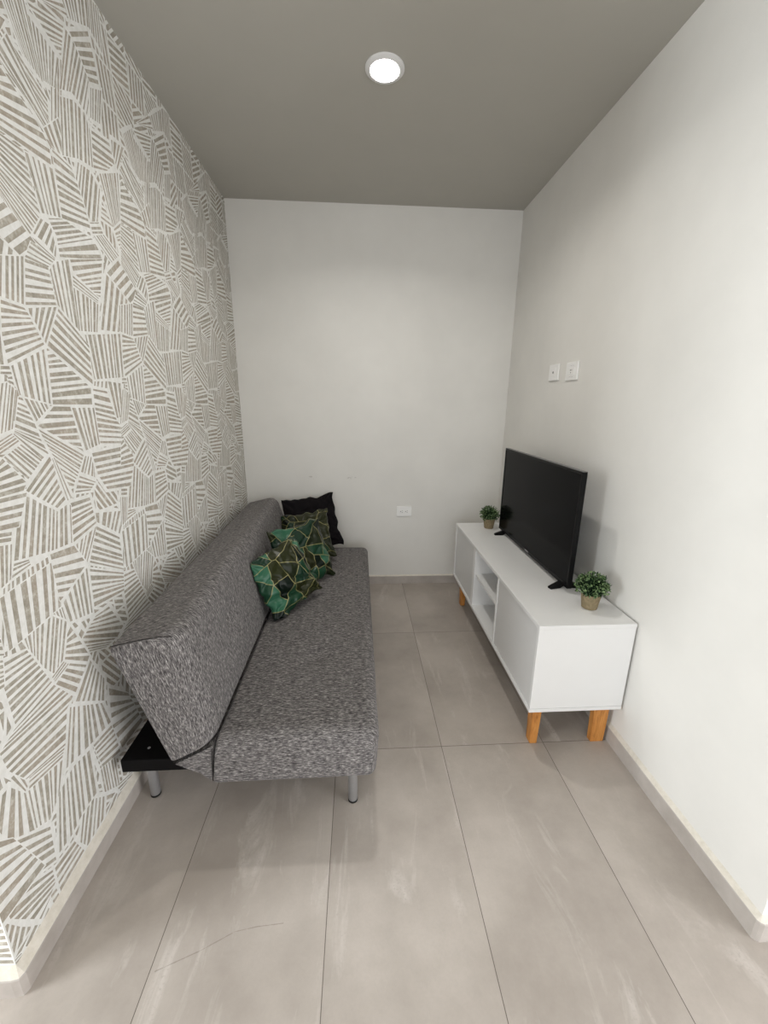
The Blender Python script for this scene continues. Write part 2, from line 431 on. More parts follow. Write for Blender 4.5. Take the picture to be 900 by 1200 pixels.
def make_wallpaper_wall():
    rng = random.Random(11)
    bm = nb(); box(bm, XL - .14, XL, YE, YB, 0, H, mat=0)
    def poly(pts, x, mat):
        if x is None: return
        # clip to the wall face
        for ax, lo, hi in ((0, YE + .0005, YB - .0005), (1, .004, H - .0005)):
            for s, lim in ((1, lo), (-1, -hi)):
                out = []
                for i in range(len(pts)):
                    a, b = pts[i], pts[(i + 1) % len(pts)]
                    da, db = s * a[ax] - lim, s * b[ax] - lim
                    if da >= 0: out.append(a)
                    if (da >= 0) != (db >= 0):
                        t = da / (da - db); out.append((a[0] + t * (b[0] - a[0]), a[1] + t * (b[1] - a[1])))
                pts = out
                if len(pts) < 3: return
        try:
            f = bm.faces.new([bm.verts.new((x, p[0], p[1])) for p in pts]); f.material_index = mat
        except ValueError: pass
    def sample(pl, t):
        L = [math.dist(a, b) for a, b in zip(pl, pl[1:])]; T = t * sum(L)
        for i, l in enumerate(L):
            if T <= l or i == len(L) - 1:
                u = T / l if l > 1e-9 else 0
                return (pl[i][0] + u * (pl[i + 1][0] - pl[i][0]), pl[i][1] + u * (pl[i + 1][1] - pl[i][1]))
            T -= l
    def knots(pl):
        L = [math.dist(a, b) for a, b in zip(pl, pl[1:])]; s = sum(L); r = []; acc = 0
        for l in L[:-1]:
            acc += l; r.append(acc / s)
        return r
    P = .513
    cells = []
    for ln in WALLCELLS.strip().splitlines():
        a, b, n = ln.split('|')
        cv = lambda t: [tuple(int(v) / 1000 for v in q.split(',')) for q in t.split()]
        cells.append((cv(a), cv(b), int(n)))
    order = len(cells)
    for ci, (A, B, n) in enumerate(cells):
        # widths of stripes, shared by all repeats
        w = [rng.uniform(.62, 1.35) for _ in range(n)]; g = [rng.uniform(.45, .95) for _ in range(n)]
        jit = [(rng.uniform(-.26, .26), rng.uniform(-.26, .26)) for _ in range(n)]
        tot = sum(w) + sum(g[:-1]); sp = []; acc = 0
        for k in range(n):
            sp.append((acc / tot, (acc + w[k]) / tot)); acc += w[k] + g[k]
        lev = .00012 + (order - ci) * 5e-6
        for rep in range(-2, 5):
            dy = rep * P
            sh = lambda q: (q[0] + dy, q[1])
            if max(q[0] for q in A + B) + dy < YE or min(q[0] for q in A + B) + dy > YB: continue
            ts = sorted(set([0, 1] + [round(i / 8, 3) for i in range(1, 8)] + knots(A) + knots(B)))
            x = XL + lev
            # white ground of the cell, and a wider one below every stripe that fills the joints
            ring = A + B[::-1]; cm = (sum(q[0] for q in ring) / len(ring), sum(q[1] for q in ring) / len(ring))
            def grow(q):
                L = max(.01, math.dist(q, cm)); f = 1 + .012 / L
                return (cm[0] + (q[0] - cm[0]) * f, cm[1] + (q[1] - cm[1]) * f)
            for t0, t1 in zip(ts, ts[1:]):
                poly([sh(grow(sample(A, t0))), sh(grow(sample(B, t0))), sh(grow(sample(B, t1))), sh(grow(sample(A, t1)))], XL + .00006 + ci * 2e-7, 0)
            for t0, t1 in zip(ts, ts[1:]):
                poly([sh(sample(A, t0)), sh(sample(B, t0)), sh(sample(B, t1)), sh(sample(A, t1))], x, 0)
            for k, (s0, s1) in enumerate(sp):
                ja, jb = jit[k]; d = s1 - s0
                a0, a1 = s0 + max(0, ja) * d, s1 + min(0, ja) * d
                b0, b1 = s0 + max(0, jb) * d, s1 + min(0, jb) * d
                a0, a1, b0, b1 = [min(.985, max(.015, q)) for q in (a0, a1, b0, b1)]
                cut = sorted(set([0, 1] + [(q - a0) / max(1e-6, a1 - a0) for q in knots(A) if a0 < q < a1] + [(q - b0) / max(1e-6, b1 - b0) for q in knots(B) if b0 < q < b1]))
                for u0, u1 in zip(cut, cut[1:]):
                    pa0, pa1 = sample(A, a0 + u0 * (a1 - a0)), sample(A, a0 + u1 * (a1 - a0))
                    pb0, pb1 = sample(B, b0 + u0 * (b1 - b0)), sample(B, b0 + u1 * (b1 - b0))
                    def inset(p, q):
                        L = math.dist(p, q)
                        t = min(.3, .0032 / max(L, 1e-4)); return (p[0] + t * (q[0] - p[0]), p[1] + t * (q[1] - p[1]))
                    poly([sh(inset(pa0, pb0)), sh(inset(pb0, pa0)), sh(inset(pb1, pa1)), sh(inset(pa1, pb1))], x + 2.5e-6, 1)
    # plain striped filler under the traced repeat, so that no patch stays bare
    y = YE
    while y < YB:
        z = 0.0
        while z < H:
            cy, cz, w = y + .06, z + .06, .12
            th = rng.uniform(0, PI); c, s = math.cos(th), math.sin(th)
            for k in range(-4, 5):
                o = k * .021; hw = .0062; L = .085
                q = [(cy + c * l - s * (o + e), cz + s * l + c * (o + e)) for l, e in ((-L, -hw), (L, -hw), (L, hw), (-L, hw))]
                # clip to cell square
                for ax, lo, hi in ((0, cy - .056, cy + .056), (1, cz - .056, cz + .056)):
                    for sg, lim in ((1, lo), (-1, -hi)):
                        out = []
                        for i in range(len(q)):
                            a, b = q[i], q[(i + 1) % len(q)]
                            da, db = sg * a[ax] - lim, sg * b[ax] - lim
                            if da >= 0: out.append(a)
                            if (da >= 0) != (db >= 0):
                                t = da / (da - db); out.append((a[0] + t * (b[0] - a[0]), a[1] + t * (b[1] - a[1])))
                        q = out
                        if len(q) < 3: break
                    if len(q) < 3: break
                if len(q) >= 3: poly(q, XL + .00003, 1)
            z += .12
        y += .12
    # the paper wraps around the wall's free end
    for k in range(120):
        z = .1 + k * .0215
        if z > H - .03: break
        d = rng.uniform(-.02, .02)
        vs = [bm.verts.new(p) for p in ((XL - .003, YE - .0001, z), (XL - .14, YE - .0001, z + d), (XL - .14, YE - .0001, z + d + .011), (XL - .003, YE - .0001, z + .012))]
        bm.faces.new(vs).material_index = 1
    return struct('wall_left', bm, [MAT['paper'], MAT['stripe']])
make_wallpaper_wall()

def baseboard(name, path, mort_z, h=.066):
    """path: list of (outer xy, wall xy) pairs along the run; tile face with a sloping mortar cap above it."""
    bm = nb(); rings = []
    for (ox, oy), (wx, wy) in path:
        ix, iy = ox + (wx - ox) * .35, oy + (wy - oy) * .35
        rings.append([bm.verts.new(q) for q in ((wx, wy, 0), (ox, oy, 0), (ox, oy, h - .003), (ox + (wx - ox) * .15, oy + (wy - oy) * .15, h), (wx, wy, mort_z))])
    for a, b in zip(rings, rings[1:]):
        for k in range(5):
            f = bm.faces.new((a[k], a[(k + 1) % 5], b[(k + 1) % 5], b[k])); f.material_index = 1 if k in (3,) else 0
    bm.faces.new(rings[0]); bm.faces.new(rings[-1][::-1])
    return struct(name, bm, [MAT['base_tile'], MAT['mortar']])
T = .0135
baseboard('baseboard_left', [((XL + T, YB), (XL, YB)), ((XL + T, YE + .004), (XL, YE)), ((XL + T - .006, YE - .010), (XL, YE)), ((XL - .01, YE - T), (XL - .01, YE)), ((-3.4, YE - T), (-3.4, YE))], .094, .060)
baseboard('baseboard_right', [((XR - T, YB), (XR, YB)), ((XR - T, YE), (XR, YE)), ((XR - T + .005, YE - .008), (XR, YE)), ((XR, YE - T), (XR, YE)), ((3.0, YE - T), (3.0, YE))], .085, .068)
baseboard('baseboard_back', [((XL + T, YB - T), (XL + T, YB)), ((XR - T, YB - T), (XR - T, YB))], .074, .066)

# the room the alcove opens to (behind the camera): window on the left, rear door added for frontal fill light
def wall_with_hole(name, axis, at, th, lo, hi, h0, h1, z0, z1, m):
    bm = nb()
    def b(a0, a1, c0, c1):
        if a1 - a0 < 1e-6 or c1 - c0 < 1e-6: return
        if axis == 'x': box(bm, at - th, at, a0, a1, c0, c1)
        else: box(bm, a0, a1, at - th, at, c0, c1)
    b(lo, h0, 0, H); b(h1, hi, 0, H); b(h0, h1, 0, z0); b(h0, h1, z1, H)
    return struct(name, bm, m)
P_LEFT, P_RIGHT, P_REAR_FILL = 106, 72, 36
WY0, WY1, WZ0, WZ1 = -.95, .25, .95, 2.15
VY0, VY1, VZ0, VZ1 = -1.9, 0, .2, 1.6
wall_with_hole('wall_outer_left', 'x', -3.4, .1, RY - .1, YE, WY0, WY1, WZ0, WZ1, MAT['outer'])
wall_with_hole('wall_outer_right', 'x', 3.1, .1, RY - .1, YE, VY0, VY1, VZ0, VZ1, MAT['outer'])
DX0, DX1, DZ1 = -2.2, 1.4, 2.05
wall_with_hole('wall_rear', 'y', RY, .1, -3.4, 3.0, DX0, DX1, .0, DZ1, MAT['outer'])
bm = nb()
for a, b, c, d in ((WY0, WY1, WZ0, WZ0 + .04), (WY0, WY1, WZ1 - .04, WZ1), (WY0, WY0 + .04, WZ0, WZ1), (WY1 - .04, WY1, WZ0, WZ1), ((WY0 + WY1) / 2 - .02, (WY0 + WY1) / 2 + .02, WZ0, WZ1)):
    box(bm, -3.47, -3.43, a, b, c, d)
struct('window_1', bm, MAT['frame_metal'])
bm = nb()
for a, b, c, d in ((VY0, VY1, VZ0, VZ0 + .04), (VY0, VY1, VZ1 - .04, VZ1), (VY0, VY0 + .04, VZ0, VZ1), (VY1 - .04, VY1, VZ0, VZ1), ((VY0 + VY1) / 2 - .02, (VY0 + VY1) / 2 + .02, VZ0, VZ1)):
    box(bm, 3.03, 3.07, a, b, c, d)
struct('window_2', bm, MAT['frame_metal'])
bm = nb()
for a, b, c, d in ((DX0, DX1, 0, .05), (DX0, DX1, DZ1 - .05, DZ1), (DX0, DX0 + .05, 0, DZ1), (DX1 - .05, DX1, 0, DZ1), (-.53, -.47, 0, DZ1)):
    box(bm, a, b, RY - .07, RY - .03, c, d)
struct('added_rear_door', bm, MAT['frame_metal'])  # frame of the unseen rear door, added to carry the fill light

def area(name, loc, rot, sx, sy, power, col, spread=PI):
    l = bpy.data.lights.new(name, 'AREA'); l.shape = 'RECTANGLE'; l.size = sx; l.size_y = sy
    l.energy = power; l.color = col; l.spread = spread
    o = bpy.data.objects.new(name, l); COL.objects.link(o); o.location = loc; o.rotation_euler = rot; return o
def aim(loc, to):
    return (Vector(to) - Vector(loc)).to_track_quat('-Z', 'Y').to_euler()
cw = (-3.41, (WY0 + WY1) / 2, (WZ0 + WZ1) / 2)
area('window_daylight', cw, aim(cw, (cw[0] + 1, cw[1], cw[2] - .12)), WY1 - WY0, WZ1 - WZ0, P_LEFT, (.92, .97, 1))
cw = (3.01, (VY0 + VY1) / 2, (VZ0 + VZ1) / 2)
area('window_daylight', cw, aim(cw, (cw[0] - 1, cw[1], cw[2] - .15)), VY1 - VY0, VZ1 - VZ0, P_RIGHT, (.98, .985, 1))
cw = ((DX0 + DX1) / 2, RY - .01, DZ1 / 2 + .05)
area('added_rear_fill', cw, aim(cw, (cw[0], cw[1] + 1, cw[2] - .15)), DX1 - DX0, DZ1 - .1, P_REAR_FILL, (1, .985, .96))  # added fill light from the rear, brightens the alcove frontally
w = bpy.data.worlds.new('daylight_sky'); scene.world = w; w.use_nodes = True
w.node_tree.nodes['Background'].inputs[0].default_value = (.75, .86, 1, 1)
w.node_tree.nodes['Background'].inputs[1].default_value = 1.0

# ------------------------------------------------------------------ ceiling light
t = thing('ceiling_light', 'small round lit LED downlight on the grey ceiling', 'ceiling light', (.108, 1.948, H))
bm = nb(); lathe(bm, [(.053, 0), (.076, 0), (.076, -.004), (.071, -.008), (.058, -.010), (.053, -.007)], 56, cap0=False, cap1=False)
link('trim_ring', bm, MAT['lamp_ring'], t, True, .6)
bm = nb(); lathe(bm, [(.0532, -.001), (.0532, -.009), (.050, -.012), (.036, -.0145), (.001, -.0155)], 56)
link('lens', bm, MAT['lamp'], t, True, .9)['label'] = 'glowing white lens'

l = bpy.data.lights.new('downlight_beam', 'AREA'); l.shape = 'DISK'; l.size = .10; l.energy = 6.3; l.color = (1, .975, .925); l.spread = 2.6
o = bpy.data.objects.new('downlight_beam', l); COL.objects.link(o); o.location = (.108, 1.948, H - .019)
# ------------------------------------------------------------------ sofa
def smooth01(a, b, x):
    t = min(1, max(0, (x - a) / (b - a))); return t * t * (3 - 2 * t)
def loop_pts(corners, wts, d, cnt):
    """inset the corner polygon (x, z, r) by d * weight per edge; returns fixed-count points with outward normals."""
    n = len(corners); P = [Vector(c[:2]) for c in corners]; lines = []
    for i in range(n):
        a, q = P[i], P[(i + 1) % n]; t = (q - a).normalized(); nn = Vector((t.y, -t.x))
        lines.append((a - nn * d * wts[i], t, nn))
    C = []
    for i in range(n):
        (a, t, _), (c, u, _) = lines[i - 1], lines[i]
        den = t.x * u.y - t.y * u.x; w = c - a
        C.append(a + t * ((w.x * u.y - w.y * u.x) / den))
    out = []; arcs = []
    for i in range(n):
        r = max(.005, corners[i][2] - d * min(wts[i - 1], wts[i]) * .8)
        a = (C[i - 1] - C[i]).normalized(); q = (C[(i + 1) % n] - C[i]).normalized(); half = a.angle(q) / 2
        dd = r / math.tan(half); o = C[i] + (a + q).normalized() * (r / math.sin(half)); s = C[i] + a * dd; e = C[i] + q * dd
        a0 = math.atan2(s.y - o.y, s.x - o.x); a1 = math.atan2(e.y - o.y, e.x - o.x)
        while a1 < a0: a1 += 2 * PI
        arcs.append([(o + Vector((math.cos(a0 + (a1 - a0) * j / 8), math.sin(a0 + (a1 - a0) * j / 8))) * r, Vector((math.cos(a0 + (a1 - a0) * j / 8), math.sin(a0 + (a1 - a0) * j / 8)))) for j in range(9)])
    for i in range(n):
        out += arcs[i]
        p = arcs[i][-1][0]; q = arcs[(i + 1) % n][0][0]; nn = lines[i][2]
        out += [(p + (q - p) * j / cnt[i], nn) for j in range(1, cnt[i])]
    return out
def cushion(name, corners, wts, y0, y1, er, tufts, mat, parent, cap_uv, warp=None, crown=None):
    cnt = [max(4, int(math.dist(corners[i][:2], corners[(i + 1) % len(corners)][:2]) / .011)) for i in range(len(corners))]
    base = loop_pts(corners, wts, 0, cnt); n = len(base)
    arc = [0]
    for k in range(n): arc.append(arc[-1] + (base[(k + 1) % n][0] - base[k][0]).length)
    bm = nb(); uvl = bm.loops.layers.uv.new('UVMap')
    ys = [y0 + er * (1 - math.cos(PI / 2 * k / 12)) for k in range(13)]
    m = int((y1 - y0 - 2 * er) / .013)
    ys += [y0 + er + (y1 - y0 - 2 * er) * k / m for k in range(1, m)]
    ys += [y1 - er * (1 - math.cos(PI / 2 * k / 12)) for k in range(12, -1, -1)]
    rings = []; run = []
    for y in ys:
        tt = min(y - y0, y1 - y)
        ins = er * (1 - math.sqrt(max(0, 1 - (1 - min(1, tt / er)) ** 2)))
        ring = []
        for q, nrm in loop_pts(corners, wts, ins, cnt):
            X = Vector((q.x, y, q.y))
            for tx, ty, tz, rad, dep in tufts:
                d2 = (X.x - tx) ** 2 + (y - ty) ** 2 + (X.z - tz) ** 2
                if d2 < (3 * rad) ** 2:
                    g = math.exp(-d2 / rad ** 2) * dep + math.exp(-d2 / (rad * .3) ** 2) * dep * .5
                    X.x -= nrm.x * g; X.z -= nrm.y * g
            if crown:
                g = crown(X, nrm) * min(1, tt / er); X.x += nrm.x * g; X.z += nrm.y * g
            if warp: X = warp(X)
            ring.append(bm.verts.new(X))
        rings.append(ring)
        run.append(y + (ins if y < (y0 + y1) / 2 else -ins) * -1.0)
    for r in range(len(rings) - 1):
        a, q = rings[r], rings[r + 1]
        for k in range(n):
            f = bm.faces.new((a[k], a[(k + 1) % n], q[(k + 1) % n], q[k]))
            for l, (u, v) in zip(f.loops, ((arc[k], run[r]), (arc[k + 1], run[r]), (arc[k + 1], run[r + 1]), (arc[k], run[r + 1]))): l[uvl].uv = (u, v)
    for ring, s in ((rings[0], -1), (rings[-1], 1)):
        prev = ring
        cc = sum((v.co for v in ring), Vector()) / n
        allf = []
        for f, bul in ((.93, .0012), (.75, .003), (.4, .005)):
            cur = [bm.verts.new(cc + (v.co - cc) * f + Vector((0, s * bul, 0))) for v in ring]
            for k in range(n): allf.append(bm.faces.new((prev[k], prev[(k + 1) % n], cur[(k + 1) % n], cur[k])))
            prev = cur
        allf.append(bm.faces.new(prev))
        for f in allf:
            for l in f.loops: l[uvl].uv = cap_uv(l.vert.co)
    return link(name, bm, mat, parent, True)

SY0, SY1 = 1.10, 2.91
sofa = thing('sofa', 'grey tweed fold-down sofa bed along the patterned wall', 'sofa', (0, 0, 0))
def twist(X):
    t = (X.y - SY0) / (SY1 - SY0)
    k = max(0, (X.z - .33) / .42)
    return Vector((X.x - .052 * t * k, X.y, X.z))
seat = cushion('seat', [(-.490, .205, .010), (.056, .208, .020), (.066, .383, .040), (-.468, .376, .022)], (.10, .42, 1.0, .06), SY0, SY1, .045,
    [(-.18, yy, .388, .055, .016) for yy in (1.53, 2.05, 2.52)], MAT['fabric'], sofa, lambda c: (c.x, c.z),
    crown=lambda X, n: .006 * max(0, n.y) * math.sin(PI * min(1, max(0, (X.x + .47) / .53))) + .0012 * mnoise.noise(Vector((X.x * 9, X.y * 7, X.z * 9))))
back = cushion('backrest', [(-.610, .292, .012), (-.470, .362, .034), (-.533, .777, .045), (-.745, .727, .014)], (.15, 1.0, .10, .05), SY0, SY1, .060,
    [(-.500, yy, .60, .058, .016) for yy in (1.47, 2.0, 2.53)], MAT['fabric'], sofa, lambda c: (c.z * .97 - c.x * .25, c.x * .97 + c.z * .25), warp=twist,
    crown=lambda X, n: .007 * max(0, n.x) * math.sin(PI * min(1, max(0, (X.z - .36) / .42))) + .0012 * mnoise.noise(Vector((X.x * 9, X.y * 7, X.z * 9))))
bm = nb()   # seam around the backrest's end
tube(bm, [(-.735, SY0 + .001, .729), (-.690, SY0 - .0005, .740), (-.640, SY0 - .0005, .751), (-.595, SY0 + .001, .757), (-.560, SY0 + .010, .752)], .0014)
link('piping', bm, MAT['seam'], back, True)
bm = nb()
tube(bm, [(-.606, SY0 + .001, .298), (-.56, SY0 - .001, .318), (-.51, SY0 + .003, .338), (-.482, SY0 + .012, .350)], .0015)
link('piping', bm, MAT['seam'], back, True)
bm = nb()
tube(bm, [(-.476, SY0 + .016, .362), (-.481, SY0 + .003, .34), (-.485, SY0 + .001, .29), (-.488, SY0 + .001, .215)], .0014)
link('piping', bm, MAT['seam'], seat, True)
bm = nb()   # fabric gusset joining the two cushions under the fold
prof = [(-.603, .286), (-.478, .352), (-.492, .213), (-.528, .245)]
rr = [[bm.verts.new((x, y, z)) for x, z in prof] for y in (SY0 + .004, SY1 - .004)]
for k in range(4): bm.faces.new((rr[0][k], rr[0][(k + 1) % 4], rr[1][(k + 1) % 4], rr[1][k]))
bm.faces.new(rr[0]); bm.faces.new(rr[1][::-1])
uvl = bm.loops.layers.uv.new('UVMap')
for f in bm.faces:
    for l in f.loops: l[uvl].uv = (l.vert.co.x + l.vert.co.y, l.vert.co.z)
link('gusset', bm, MAT['fabric'], sofa)
bm = nb(); box(bm, -.806, -.500, 1.15, 2.86, .213, .262, .003)
bb = link('base_frame', bm, MAT['black_wood'], sofa)
bb['label'] = 'black wooden base'
bm = nb(); lathe(bm, [(.005, .2620), (.005, .2632), (.003, .2640)], 14, (-.735, 1.20))
link('screw', bm, MAT['leg_metal'], bb, True, .6)
for x, y, top in ((-.028, 1.19, .212), (-.768, 1.25, .214), (-.028, 2.78, .212), (-.768, 2.76, .214)):
    bm = nb(); lathe(bm, [(.0165, .008), (.0172, .012), (.0172, top)], 28, (x, y)); lg = link('leg', bm, MAT['leg_metal'], sofa, True, .6)
    lg['label'] = 'silver tubular leg'
    bm = nb(); lathe(bm, [(.0160, 0), (.0178, .002), (.0178, .009), (.0165, .0095)], 28, (x, y)); link('foot_cap', bm, MAT['black_cap'], lg, True, .6)

# ------------------------------------------------------------------ cushions
def cushion_pillow(name, label, corners, mat, front, backd, seed, group=None, fold=0.0, grow=1.06):
    BL, BR, TR, TL = [Vector(c) for c in corners]
    c = (BL + BR + TR + TL) / 4
    ax = ((BR - BL) + (TR - TL)); w = ax.length / 2; ax.normalize()
    ay = ((TL - BL) + (TR - BR)); h = ay.length / 2; az = ax.cross(ay).normalized(); ay = az.cross(ax).normalized(); w *= grow; h *= grow
    bm = nb(); N = 64; uvl = bm.loops.layers.uv.new('UVMap'); V = {}
    def P(u, v, s):
        eu, ev = 1 - u * u, 1 - v * v
        x = w / 2 * u * (1 - .075 * ev); y = h / 2 * v * (1 - .085 * eu)
        prof = max(0, eu) ** .5 * max(0, ev) ** .5
        edge = 1 - min(eu, ev)
        q = Vector((u * 2.6, v * 2.6, seed * 3.1 + (0 if s > 0 else 9)))
        wr = mnoise.noise(q * 1.3) * .014 + mnoise.noise(Vector((u * 9 + v * 3, v * 5 - u * 2, seed))) * .008 * edge
        wr -= .013 * max(0, 1 - 5 * abs(mnoise.noise(Vector((u * 1.7 + .8 * v, v * 2.3 - .5 * u, seed * 7.7 + s)))))
        # pleats gathered into the corners
        for cu in (-1, 1):
            for cvv in (-1, 1):
                du, dv = u - cu, v - cvv; r = math.hypot(du, dv)
                if r < .9: wr += .011 * math.sin(math.atan2(dv, du) * 9 + seed) * math.exp(-((r - .3) / .28) ** 2)
        if fold: wr -= fold * math.exp(-((v + .45 + .12 * math.sin(u * 3 + seed)) / .10) ** 2)
        th = (front if s > 0 else backd) * prof ** .85
        z = s * th + wr * prof ** .5
        lx = mnoise.noise(Vector((v * 4, seed, 1.7))) * .016 * abs(u) ** 3; ly = mnoise.noise(Vector((u * 4, seed, 5.2))) * .016 * abs(v) ** 3
        q = c + ax * (x + lx) + ay * (y + ly) + az * z
        q.z = max(q.z, .3935 + .0006 * s)                                # squashed onto the seat
        t = (q.y - SY0) / (SY1 - SY0); kk = max(0, (q.z - .33) / .42)    # and against the backrest
        q.x = max(q.x, -.470 - (q.z - .362) * .152 - .052 * t * kk + .0125 + .0006 * s)
        return q
    for s in (1, -1):
        for i in range(N + 1):
            for j in range(N + 1):
                k = (i, j) if i in (0, N) or j in (0, N) else (i, j, s)
                if k not in V:
                    f = lambda t: math.sin(PI / 2 * (2 * t / N - 1)) * .45 + (2 * t / N - 1) * .55
                    V[k] = bm.verts.new(P(f(i), f(j), s))
        def g(i, j): return V[(i, j)] if i in (0, N) or j in (0, N) else V[(i, j, s)]
        for i in range(N):
            for j in range(N):
                q = [(i, j), (i + 1, j), (i + 1, j + 1), (i, j + 1)]
                if s < 0: q = q[::-1]
                f = bm.faces.new([g(*p) for p in q])
                for l, (a, b) in zip(f.loops, q): l[uvl].uv = (a / N * (1 if s > 0 else .98), b / N)
    o = link(name, bm, mat, None, True)
    return tag(o, label, 'cushion', group)
G = 'green satin cushions on the sofa'
cushion_pillow('throw_cushion', 'crumpled green cushion with gold lines, nearest the camera in front of the others',
    [(-.408, 1.838, .390), (-.208, 2.105, .422), (-.372, 2.140, .738), (-.545, 1.848, .652)], mk_satin(1), .055, .030, 1.0, G, .028)
cushion_pillow('throw_cushion', 'green gold-lined cushion in the middle, between the front and rear green ones',
    [(-.405, 2.102, .395), (-.163, 2.357, .410), (-.261, 2.450, .729), (-.510, 2.196, .727)], mk_satin(2.3), .050, .032, 2.0, G, .008)
cushion_pillow('throw_cushion', 'rearmost green gold-lined cushion, leaning just before the black one',
    [(-.480, 2.536, .400), (-.163, 2.592, .425), (-.235, 2.805, .700), (-.560, 2.749, .652)], mk_satin(3.6), .050, .035, 3.0, G, .006)
cushion_pillow('throw_cushion', 'plain black cushion upright at the far end of the sofa',
    [(-.480, 2.725, .400), (-.121, 2.845, .425), (-.212, 3.022, .761), (-.580, 2.912, .726)], MAT['black_cloth'], .050, .030, 4.0)

# ------------------------------------------------------------------ TV unit
CX0, CX1, CY0, CY1, CZ0, CZ1, TH = .697, 1.090, 1.363, 2.755, .205, .605, .016
cab = thing('tv_cabinet', 'long low white TV cabinet with open middle shelves on pine legs', 'cabinet')
def panel(name, x0, x1, y0, y1, z0, z1, bev=.0012, mat='melamine', parent=cab):
    bm = nb(); box(bm, x0, x1, y0, y1, z0, z1, bev); return link(name, bm, MAT[mat], parent)
panel('top_panel', CX0 - .002, CX1, CY0 - .002, CY1 + .002, CZ1 - TH, CZ1)
panel('bottom_panel', CX0 - .002, CX1, CY0 - .001, CY1 + .001, CZ0, CZ0 + TH)
panel('side_panel', CX0, CX1, CY0, CY0 + TH, CZ0 + TH + .0010, CZ1 - TH - .0010)
panel('side_panel', CX0, CX1, CY1 - TH, CY1, CZ0 + TH + .0010, CZ1 - TH - .0010)
D1, D2 = 2.275, 1.842
panel('divider', CX0 + .001, CX1 - .004, D1 - .022, D1 + TH, CZ0 + TH, CZ1 - TH, mat='edge_band')
panel('divider', CX0 + .001, CX1 - .004, D2, D2 + TH, CZ0 + TH, CZ1 - TH, mat='edge_band')
panel('shelf', CX0 + .012, CX1 - .004, D2 + TH, D1 - .022, .415, .430)
panel('back_panel', CX1 - .004, CX1 - .001, CY0 + TH, CY1 - TH, CZ0 + TH, CZ1 - TH)
panel('door', CX0 + .005, CX0 + .021, CY0 + TH + .002, D2 - .002, CZ0 + TH + .002, CZ1 - TH - .002, mat='door_front')
panel('door', CX0 + .005, CX0 + .021, D1 + TH + .003, CY1 - TH - .002, CZ0 + TH + .002, CZ1 - TH - .002, mat='door_front')
def cab_leg(x0, x1, y0, y1, tx, ty):
    """board leg, narrowing to the foot"""
    bm = nb(); vs = box(bm, x0, x1, y0, y1, 0, CZ0)
    cx, cy = (x0 + x1) / 2, (y0 + y1) / 2
    for v in vs:
        if v.co.z < .01:
            v.co.x = cx + (v.co.x - cx) * tx; v.co.y = cy + (v.co.y - cy) * ty
    bmesh.ops.bevel(bm, geom=list(bm.edges), offset=.002, segments=2, affect='EDGES')
    o = link('leg', bm, MAT['pine'], cab); o['label'] = 'honey pine leg'; return o
cab_leg(.735, .775, 1.405, 1.455, .8, .8)
cab_leg(1.005, 1.075, 1.405, 1.435, .84, .95)
cab_leg(.735, .775, 2.655, 2.705, .8, .85)
cab_leg(1.005, 1.075, 2.675, 2.705, .84, .95)

# ------------------------------------------------------------------ television
TX, TY0, TY1, TZ0, TZ1 = .945, 1.634, 2.562, .627, 1.160
tv = thing('television', 'black flat-screen television standing on the white cabinet', 'television', (0, 0, 0))
bm = nb(); box(bm, TX, TX + .016, TY0, TY1, TZ0, TZ1, .002)
body = link('body', bm, MAT['tv_plastic'], tv)
bm = nb(); vs = box(bm, TX + .014, TX + .052, TY0 + .12, TY1 - .12, TZ0 + .03, TZ1 - .20)
for v in vs:
    if v.co.x > TX + .04: v.co.y += .03 if v.co.y < 2 else -.03; v.co.z += .015 if v.co.z < .8 else -.06
bmesh.ops.bevel(bm, geom=list(bm.edges), offset=.006, segments=2, affect='EDGES')
link('back_housing', bm, MAT['tv_plastic'], tv)
bm = nb()
bz, bb_ = .011, .019
for y0, y1, z0, z1 in ((TY0, TY1, TZ1 - bz, TZ1), (TY0, TY1, TZ0, TZ0 + bb_), (TY0, TY0 + bz, TZ0 + bb_, TZ1 - bz), (TY1 - bz, TY1, TZ0 + bb_, TZ1 - bz)):
    box(bm, TX - .006, TX + .001, y0, y1, z0, z1, .0012)
link('bezel', bm, MAT['tv_plastic'], tv)
bm = nb(); box(bm, TX - .0035, TX + .0005, TY0 + bz - .001, TY1 - bz + .001, TZ0 + bb_ - .001, TZ1 - bz + .001)
link('screen', bm, MAT['screen'], tv)['label'] = 'dark glossy screen'
bm = nb(); box(bm, TX - .005, TX + .015, TY0 + .001, TY1 - .001, TZ1 + .0001, TZ1 + .0022)  # thin strip whose colour stands for light reflected off the top edge
link('top_glint_strip', bm, MAT['tv_edge'], tv)
bm = nb()
yc = (TY0 + TY1) / 2
for k in range(4): box(bm, TX - .0068, TX - .0058, yc + .022 - k * .012 - .009, yc + .022 - k * .012, TZ0 + .006, TZ0 + .013)
link('badge', bm, MAT['logo'], tv)['label'] = 'small silver badge'
